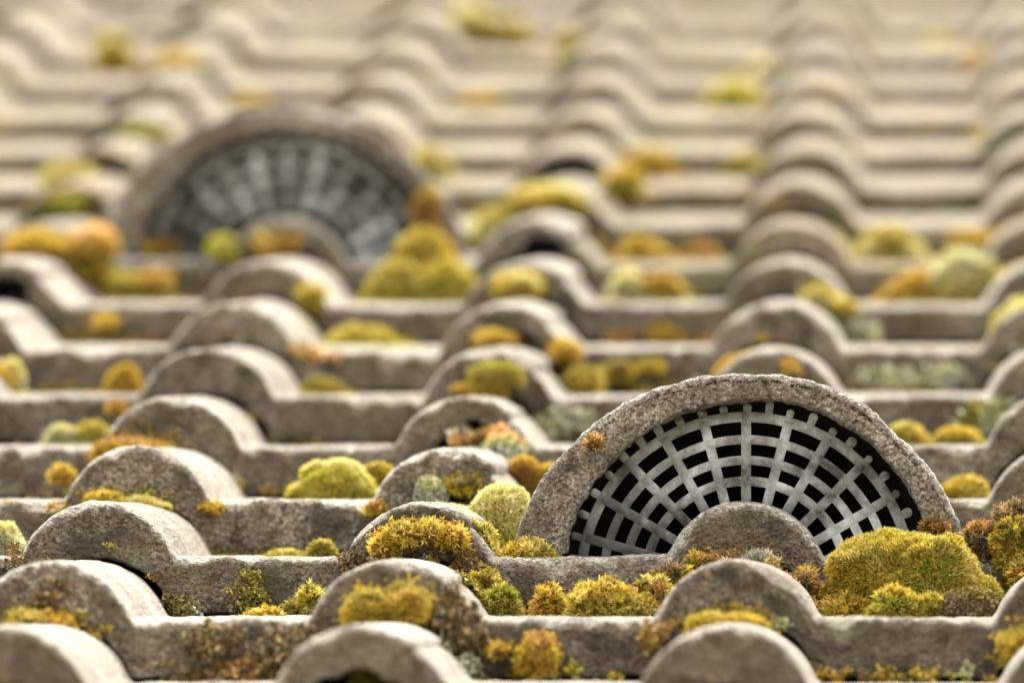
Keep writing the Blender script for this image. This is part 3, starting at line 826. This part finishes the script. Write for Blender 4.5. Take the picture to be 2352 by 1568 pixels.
clump('lichen', 'brown crusty lichen below the orange star moss fringe', 0.965,
      [(1030, 1120, 1255, 1340, [CR, RU, BR]), (850, 950, 1262, 1295, [OL, GC_, Y]), (905, 985, 1278, 1300, [RU, BR])], 'flake', depth=0.004)
clump('lichen', 'brown crust at the left foot of the roll under the orange fringe', 0.985, [(760, 850, 1255, 1330, [CR, BR])], 'flake', depth=0.004)
clump('lichen', 'small grey-green lichen tuft inside the left foot of the sharp vent', 1.10, [(1275, 1330, 1250, 1290, [GC_, MI])], 'flake', depth=0.006)
clump('lichen', 'dark crumbs of lichen along the foot of the sharp grille', 1.13, [(1335, 1400, 1255, 1292, [CR, OL]), (1400, 1460, 1268, 1295, [CR, BR])], 'flake', depth=0.006)
clump('moss', 'rusty moss tuft on the hood rim of the sharp vent', 1.125, [(1349, 1379, 1004, 1036, [RU, RU])], 'star', depth=0.004)
clump('moss', 'pale orange moss line behind the crest of the roll below the sharp vent', 0.965,
      [(1640, 1720, 1268, 1310, [RU, PO, BR]), (1700, 1785, 1272, 1315, [P_, PO, GC_])], 'star', depth=0.004)
clump('moss', 'small brown moss knob at the left shoulder of the dark vent roll', 0.96, [(1582, 1622, 1272, 1310, [OL, RU, GO])], 'star', depth=0.005)
clump('moss', 'brown moss spilling off the right foot of the sharp vent hood', 1.13, [(2118, 2175, 1190, 1232, [RU, BR])], 'star', depth=0.006)
clump('lichen', 'grey and black crust under the shaggy moss mound', 0.72, [(2160, 2290, 1352, 1425, [CR, CR, OL, BR])], 'flake', depth=0.01)
clump('moss', 'yellow moss fringe lying on the roll at the far left, second row', 1.955,
      [(192, 290, 1130, 1190, [Y, GO]), (270, 378, 1142, 1200, [Y, GO, P_])], 'fuzz', depth=0.007)
clump('moss', 'olive green tuft at the left foot of the roll with the orange fringe', 1.80, [(704, 772, 1240, 1295, [Y, OL, Y])], 'fuzz')
clump('moss', 'faint flat olive moss on the pan under the fallen needle', 1.86, [(605, 700, 1262, 1294, [OL, Y])], 'fuzz')
clump('moss', 'tiny orange tuft on the pan nose near the yellow fringe', 1.99, [(468, 502, 1158, 1178, [OR, GO])], 'star', depth=0.004)
clump('moss', 'brown-gold moss ball at the foot of the broken roll with lichen', 1.985, [(842, 884, 1152, 1190, [GO, RU])], 'fuzz', depth=0.006)
clump('lichen', 'grey-green lichen lump in the hollow of the broken roll', 1.99, [(958, 1022, 1100, 1165, [GC_, MI])], 'flake', depth=0.008)
clump('moss', 'dark gold moss in the hollow right of the grey-green lump', 1.99, [(1030, 1108, 1098, 1140, [GO, OL, BR])], 'star', depth=0.006)
clump('lichen', 'rusty crumbs on the roll at the left border', 1.985, [(96, 180, 1150, 1190, [RU, OR, PO])], 'flake', depth=0.004)
clump('lichen', 'dark rust crust on the flank of the left border roll', 0.985, [(0, 60, 1240, 1310, [CR, RU])], 'flake', depth=0.004)
clump('moss', 'pale green moss at the left border beside the white flanked roll', 1.6, [(-60, 55, 1203, 1262, [MI, P_])], 'fuzz')
# --- third to fifth rows
clump('moss', 'orange-brown moss dome lying between two left rolls, third row', 2.95, [(214, 402, 1004, 1075, [OR, GO, RU])], 'fuzz', depth=0.012)
clump('moss', 'fuzzy rust-orange moss behind the outside of the sharp vent hood', 2.75, [(1165, 1250, 1042, 1130, [RU, OR]), (1220, 1300, 1060, 1130, [OR, GO])], 'fuzz')
clump('lichen', 'pale crumbs of mortar and lichen inside the ragged black hole', 2.99, [(1040, 1078, 985, 1025, [PO, GC_, BR]), (1085, 1130, 995, 1032, [BR, OL, RU]), (1130, 1175, 985, 1010, [GC_, PO])], 'flake', depth=0.007)
clump('lichen', 'pale crumbly crust beside the ragged hole roll', 2.93, [(1120, 1200, 1005, 1070, [GC_, MI, PO])], 'flake', depth=0.01)
clump('lichen', 'pale grey-green lichen sheet left of the sharp vent hood top', 3.93, [(1228, 1310, 935, 1010, [GC_, MI]), (1290, 1370, 930, 1000, [GC_, MI])], 'flake', depth=0.006)
clump('moss', 'golden moss dome on the pan right of the sharp vent hood', 2.5, [(2154, 2272, 1094, 1158, [GO, GO, Y])], 'fuzz')
clump('moss', 'golden moss pad just above the shoulder of the sharp vent hood', 3.5, [(2040, 2130, 972, 1026, [GO, Y])], 'fuzz')
clump('moss', 'flat yellow moss pad right of the golden pad above the vent', 3.5, [(2150, 2262, 978, 1026, [Y, GO])], 'fuzz')
clump('moss', 'small orange tuft left of the second left roll', 2.9, [(114, 168, 1070, 1120, [OR, GO])], 'fuzz', depth=0.006)
clump('moss', 'mint and yellow moss pair on the left pan, fourth row', 3.85, [(100, 190, 968, 1030, [MI, P_]), (170, 252, 962, 1020, [B, Y])], 'fuzz')
clump('moss', 'orange moss in the angle of pan and left roll, fifth row', 4.85, [(238, 325, 838, 912, [OR, GO])], 'fuzz')
clump('moss', 'small dark orange tuft below the orange angle moss', 3.97, [(248, 292, 920, 960, [OR, RU])], 'fuzz', depth=0.006)
clump('moss', 'orange and mint moss cut by the left border, fifth row', 4.6, [(-50, 28, 835, 915, [OR, GO]), (0, 55, 815, 915, [MI, P_], 0.1)], 'fuzz')
clump('moss', 'flat gold moss pad on the pan right of the left roll, fifth row', 4.8, [(688, 785, 866, 915, [GO, OL])], 'fuzz')
clump('lichen', 'bright pale orange lichen on the nose right of the left roll, sixth row', 4.99, [(668, 730, 778, 825, [PO, OR]), (700, 782, 795, 832, [PO, OR])], 'flake', depth=0.006)
clump('moss', 'yellow-green moss loaf on the sixth row pan', 5.75, [(750, 915, 748, 808, [B, Y])], 'fuzz')
clump('moss', 'olive moss over an orange lip in the middle roll arch, fourth row', 3.96, [(1075, 1200, 836, 900, [Y, OL, GR]), (1050, 1165, 876, 925, [OR, GO])], 'fuzz', depth=0.01)
clump('moss', 'gold moss tongue trailing off the flank of the middle roll', 4.7, [(1305, 1385, 840, 915, [GO, Y, OL])], 'fuzz', depth=0.01)
clump('moss', 'orange moss ball on the flank of the middle roll', 4.98, [(1264, 1332, 778, 842, [OR, GO])], 'fuzz', depth=0.012)
clump('moss', 'brown-gold moss on the pan face above the sharp vent', 4.97, [(1390, 1455, 828, 885, [GO, OL, BR]), (1470, 1520, 828, 862, [GO, OL])], 'fuzz', depth=0.008)
clump('lichen', 'orange lichen blotch on the roll face just above the sharp vent', 3.985, [(1790, 1850, 828, 866, [OR, PO])], 'flake', depth=0.004)
clump('moss', 'orange moss along the flank of the roll just above the sharp vent', 4.3, [(1640, 1710, 812, 880, [GO, OR])], 'fuzz')
clump('lichen', 'wide mint lichen patch on the pan right above the sharp vent', 4.97, [(1985, 2110, 836, 905, [GC_, MI]), (2090, 2240, 842, 905, [GC_, MI])], 'flake', depth=0.005)
clump('lichen', 'mint lichen over the edge roll at the right border', 3.97, [(2210, 2330, 900, 990, [GC_, MI, OL])], 'flake', depth=0.006)
clump('moss', 'orange moss lip in the middle roll arch, fifth row', 4.96, [(1082, 1182, 760, 805, [OR, GO])], 'fuzz', depth=0.01)
clump('moss', 'yellow moss filling the middle roll arch, sixth row', 5.96, [(1135, 1235, 628, 702, [Y, GO, P_])], 'fuzz', depth=0.012)
clump('lichen', 'long orange lichen line along the middle pan, sixth row', 5.97, [(1370, 1480, 760, 800, [OR, RU]), (1480, 1570, 738, 800, [RU, GO, OR]), (1570, 1660, 765, 800, [OR, PO])], 'flake', depth=0.005)
clump('moss', 'yellow moss in the angle of the right roll, seventh row', 5.9, [(1845, 1920, 660, 720, [P_, Y]), (1890, 1965, 690, 725, [Y, GO])], 'fuzz', depth=0.012)
clump('lichen', 'mint lichen beside the right roll, sixth row', 5.9, [(1940, 2010, 745, 800, [MI, GC_])], 'flake', depth=0.008)
clump('moss', 'mint moss pad with an orange half on the middle pan, seventh row', 6.75, [(1402, 1480, 618, 692, [MI, P_]), (1465, 1566, 625, 692, [GO, OR])], 'fuzz')
clump('moss', 'orange moss and mint dome side by side near the right border', 6.7, [(2035, 2180, 618, 695, [OR, GO, OR]), (2135, 2300, 568, 690, [P_, MI])], 'fuzz')
clump('moss', 'yellow moss on the edge roll at the right border, sixth row', 5.5, [(2290, 2400, 690, 765, [Y, P_])], 'fuzz')
clump('moss', 'pale yellow-green dome right of the right roll, eighth row', 7.6, [(1958, 2112, 512, 600, [P_, Y])], 'fuzz')
clump('moss', 'orange moss mound near the right border, eighth row', 7.75, [(2178, 2295, 532, 595, [OR, GO])], 'fuzz')
clump('moss', 'flat orange moss pad on the middle pan, eighth row', 7.8, [(1420, 1535, 545, 598, [OR, GO]), (1580, 1650, 560, 598, [OR, RU])], 'fuzz')
# --- around the blurred vent
clump('moss', 'large yellow-green double moss mound at the foot of the blurred vent', 6.6, [(850, 985, 600, 695, [B, Y]), (890, 1060, 526, 650, [Y, GO, Y], 0.2), (950, 1095, 595, 695, [B, Y])], 'fuzz')
clump('moss', 'big orange-brown moss mass left of the blurred vent', 6.9, [(15, 140, 530, 625, [OR, GO]), (110, 260, 545, 670, [GO, OL, OR]), (170, 265, 520, 600, [OR, PO])], 'fuzz', depth=0.02)
clump('moss', 'yellow and orange moss on the pan below the blurred vent', 6.85, [(245, 330, 620, 690, [Y, B]), (310, 400, 622, 690, [Y, OR])], 'fuzz')
clump('moss', 'small orange tuft on the pan face below the big orange mass', 5.97, [(218, 262, 728, 768, [OR, GO])], 'fuzz', depth=0.008)
clump('lichen', 'thin orange lichen line on the left pan, sixth row', 5.85, [(150, 260, 772, 800, [OR, RU]), (260, 380, 776, 800, [RU, OR])], 'flake', depth=0.006)
clump('moss', 'yellow moss streak on the flank of the roll under the blurred vent', 5.97, [(688, 745, 655, 715, [Y, GO])], 'fuzz', depth=0.01)
clump('lichen', 'orange lichen band across the roll in front of the blurred grille', 6.975, [(570, 690, 530, 582, [OR, GO])], 'flake', depth=0.006)
clump('moss', 'vivid yellow-green tuft left of the roll in front of the blurred grille', 6.99, [(482, 540, 540, 605, [B, B])], 'fuzz', depth=0.012)
clump('moss', 'brown-orange moss on the right leg of the blurred vent hood', 7.13, [(945, 1012, 430, 560, [RU, GO, BR])], 'fuzz', depth=0.012)
clump('moss', 'brown-orange moss in the left corner of the blurred grille', 7.16, [(330, 410, 548, 605, [GO, RU])], 'fuzz', depth=0.012)
clump('moss', 'yellow moss saddle over the middle roll right of the blurred vent', 7.96, [(1165, 1345, 424, 512, [Y, GO, P_]), (1080, 1210, 478, 575, [P_, Y])], 'fuzz', depth=0.018)
clump('moss', 'yellow moss right of the saddle on the middle roll', 8.7, [(1385, 1480, 388, 470, [Y, GO])], 'fuzz', depth=0.016)
clump('moss', 'orange moss patch on the middle pan, tenth row', 9.8, [(1440, 1545, 342, 402, [OR, GO])], 'fuzz')
clump('moss', 'pale yellow moss right of the blurred vent hood', 9.4, [(938, 1035, 338, 402, [P_, Y])], 'fuzz')
clump('moss', 'olive moss in the hollow of the left roll above the blurred vent', 9.97, [(275, 380, 290, 345, [OL, GR])], 'fuzz', depth=0.012)
clump('moss', 'green moss in the dark hollow left of the blurred vent', 7.97, [(115, 185, 445, 505, [GR, OL])], 'fuzz', depth=0.012)
clump('moss', 'pale yellow moss ridge above the dark hollow left of the blurred vent', 8.85, [(90, 225, 380, 440, [P_, Y])], 'fuzz', depth=0.014)
# --- far, strongly blurred rows
clump('moss', 'vivid yellow-green far moss pad beside the right roll', 11.7, [(1622, 1748, 186, 262, [B, B])], 'fuzz')
clump('moss', 'small far orange pad right of the vivid far pad', 11.75, [(1715, 1765, 205, 262, [OR, GO])], 'fuzz')
clump('moss', 'wide yellow far moss bank at the top border', 13.6, [(1020, 1150, 15, 110, [Y, P_]), (1110, 1230, 40, 118, [Y, GO])], 'fuzz')
clump('moss', 'far orange pad left of the middle roll above the blurred vent', 11.8, [(530, 615, 212, 268, [OR, GO])], 'fuzz')
clump('moss', 'far gold pad between the rolls near the top left', 11.95, [(362, 455, 122, 178, [GO, OR])], 'fuzz', depth=0.014)
clump('moss', 'far olive-gold pad near the top left border', 12.8, [(210, 310, 85, 145, [GO, P_])], 'fuzz')
clump('moss', 'far yellow-orange pad on the middle pan, twelfth row', 11.8, [(1050, 1155, 218, 268, [Y, OR])], 'fuzz')
clump('moss', 'far yellow pad at the foot of the right roll, tenth row', 9.8, [(1665, 1740, 350, 402, [Y, Y])], 'fuzz')
clump('moss', 'far pale orange pad near the top right border', 13.8, [(2110, 2210, 80, 150, [PO, P_])], 'fuzz')
clump('moss', 'far orange pad left of the right border roll', 12.8, [(2210, 2290, 118, 195, [PO, OR])], 'fuzz')
clump('moss', 'far yellow-green pad on the middle pan, thirteenth row', 12.8, [(1280, 1340, 75, 140, [B, Y])], 'fuzz')
clump('moss', 'far pale orange pad on the middle pan, thirteenth row', 12.7, [(1720, 1790, 130, 200, [PO, P_])], 'fuzz')
clump('lichen', 'slate-dark lichen patch on a far pan at the top left border', 14.9, [(230, 345, 0, 45, ['slate'])], 'flake', depth=0.02)
clump('lichen', 'far mint lichen sheet on the pan right of the top left rolls', 13.95, [(680, 800, 70, 115, [MI, GC_])], 'flake', depth=0.006)

clump('moss', 'far dull gold pad behind the blurred vent crown', 10.8, [(655, 735, 292, 338, [GO, OL])], 'fuzz', depth=0.012)
clump('moss', 'far pale green film on the pan right of the blurred vent crown', 11.9, [(860, 960, 232, 272, [MI, P_])], 'fuzz', depth=0.008)
clump('lichen', 'far mint lichen sheet on the middle roll, twelfth row', 11.98, [(1290, 1380, 205, 262, [MI, GC_])], 'flake', depth=0.006)
clump('lichen', 'far grey-green lichen on the pan near the right border, eleventh row', 10.98, [(2060, 2200, 318, 345, [GC_, OL])], 'flake', depth=0.006)
clump('moss', 'far gold pad near the right border, eleventh row', 10.8, [(2230, 2300, 292, 338, [GO, PO])], 'fuzz')
# crumbs of moss and lichen caught in the joints: nobody could count them
rng = rnd(77); patches = []
for i in range(330):
    n = int(rng.integers(0, 6)); u = rng.uniform(-0.42, 0.20)
    vv = n * G - 0.0012
    base = surface_w(u, vv - 0.002)
    h = abs(rng.normal()) * 0.004
    patches.append((np.array([u, vv, base + h]), rng.uniform(0.0015, 0.006), rng.uniform(0.0012, 0.0035), [[GO, OR], [OL, Y], [CR, BR], [RU, OR], [Y, B], [GC_, MI]][int(rng.integers(0, 6))], 0.003))
for i in range(110):
    n = int(rng.integers(0, 8)); u = rng.uniform(-0.55, 0.22); vv = n * G - 0.0015
    if abs((u + PITCH / 2) % PITCH - PITCH / 2) < 0.035: continue
    patches.append((np.array([u, vv, surface_w(u, vv - 0.002) + 0.003]), rng.uniform(0.006, 0.024), rng.uniform(0.0025, 0.0065), [[OL, GO], [OL, Y], [CR, OL], [BR, CR], [GO, Y], [CR, BR]][int(rng.integers(0, 6))], 0.005))
cm = link('moss_crumbs', patch_mesh('moss_crumbs', patches, rng, 5, 2.0, 0.002, M_LICHEN), None, ROOF)
tag(cm, 'scattered tiny crumbs of moss and lichen in the tile joints', 'moss', None, 'stuff')

# fallen needle
pts = [at(545, 1222, 1.985 * G), at(555, 1236, 1.983 * G), at(568, 1248, 1.983 * G), at(586, 1258, 1.985 * G)]
org = pts[0]; V = []; nseg = 6
for i, p in enumerate(pts):
    r = 0.0006 if i < 3 else 0.0003
    for k in range(nseg):
        a = k / nseg * 2 * math.pi
        V.append(p - org + np.array([math.cos(a) * r * 0.7, math.sin(a) * r, math.cos(a) * -r * 0.7]))
idx = np.arange(len(V)).reshape(len(pts), nseg); nx = np.roll(idx, -1, 1)
q = np.stack([idx[:-1], nx[:-1], nx[1:], idx[1:]], -1).reshape(-1, 4)
o = link('pine_needle', mesh_np('pine_needle', V, [q], M_NEEDLE), None, ROOF @ Matrix.Translation(Vector(org)))
tag(o, 'thin reddish pine needle stuck on the left pan face', 'needle')

# ground around the house
gp = 200.0
ground = link('ground', mesh_np('ground', [(-gp, -gp, 0), (gp, -gp, 0), (gp, gp, 0), (-gp, gp, 0)], [np.array([(0, 1, 2, 3)])], M_GROUND, smooth=False))
tag(ground, 'grassy ground around the house', None, None, 'structure')
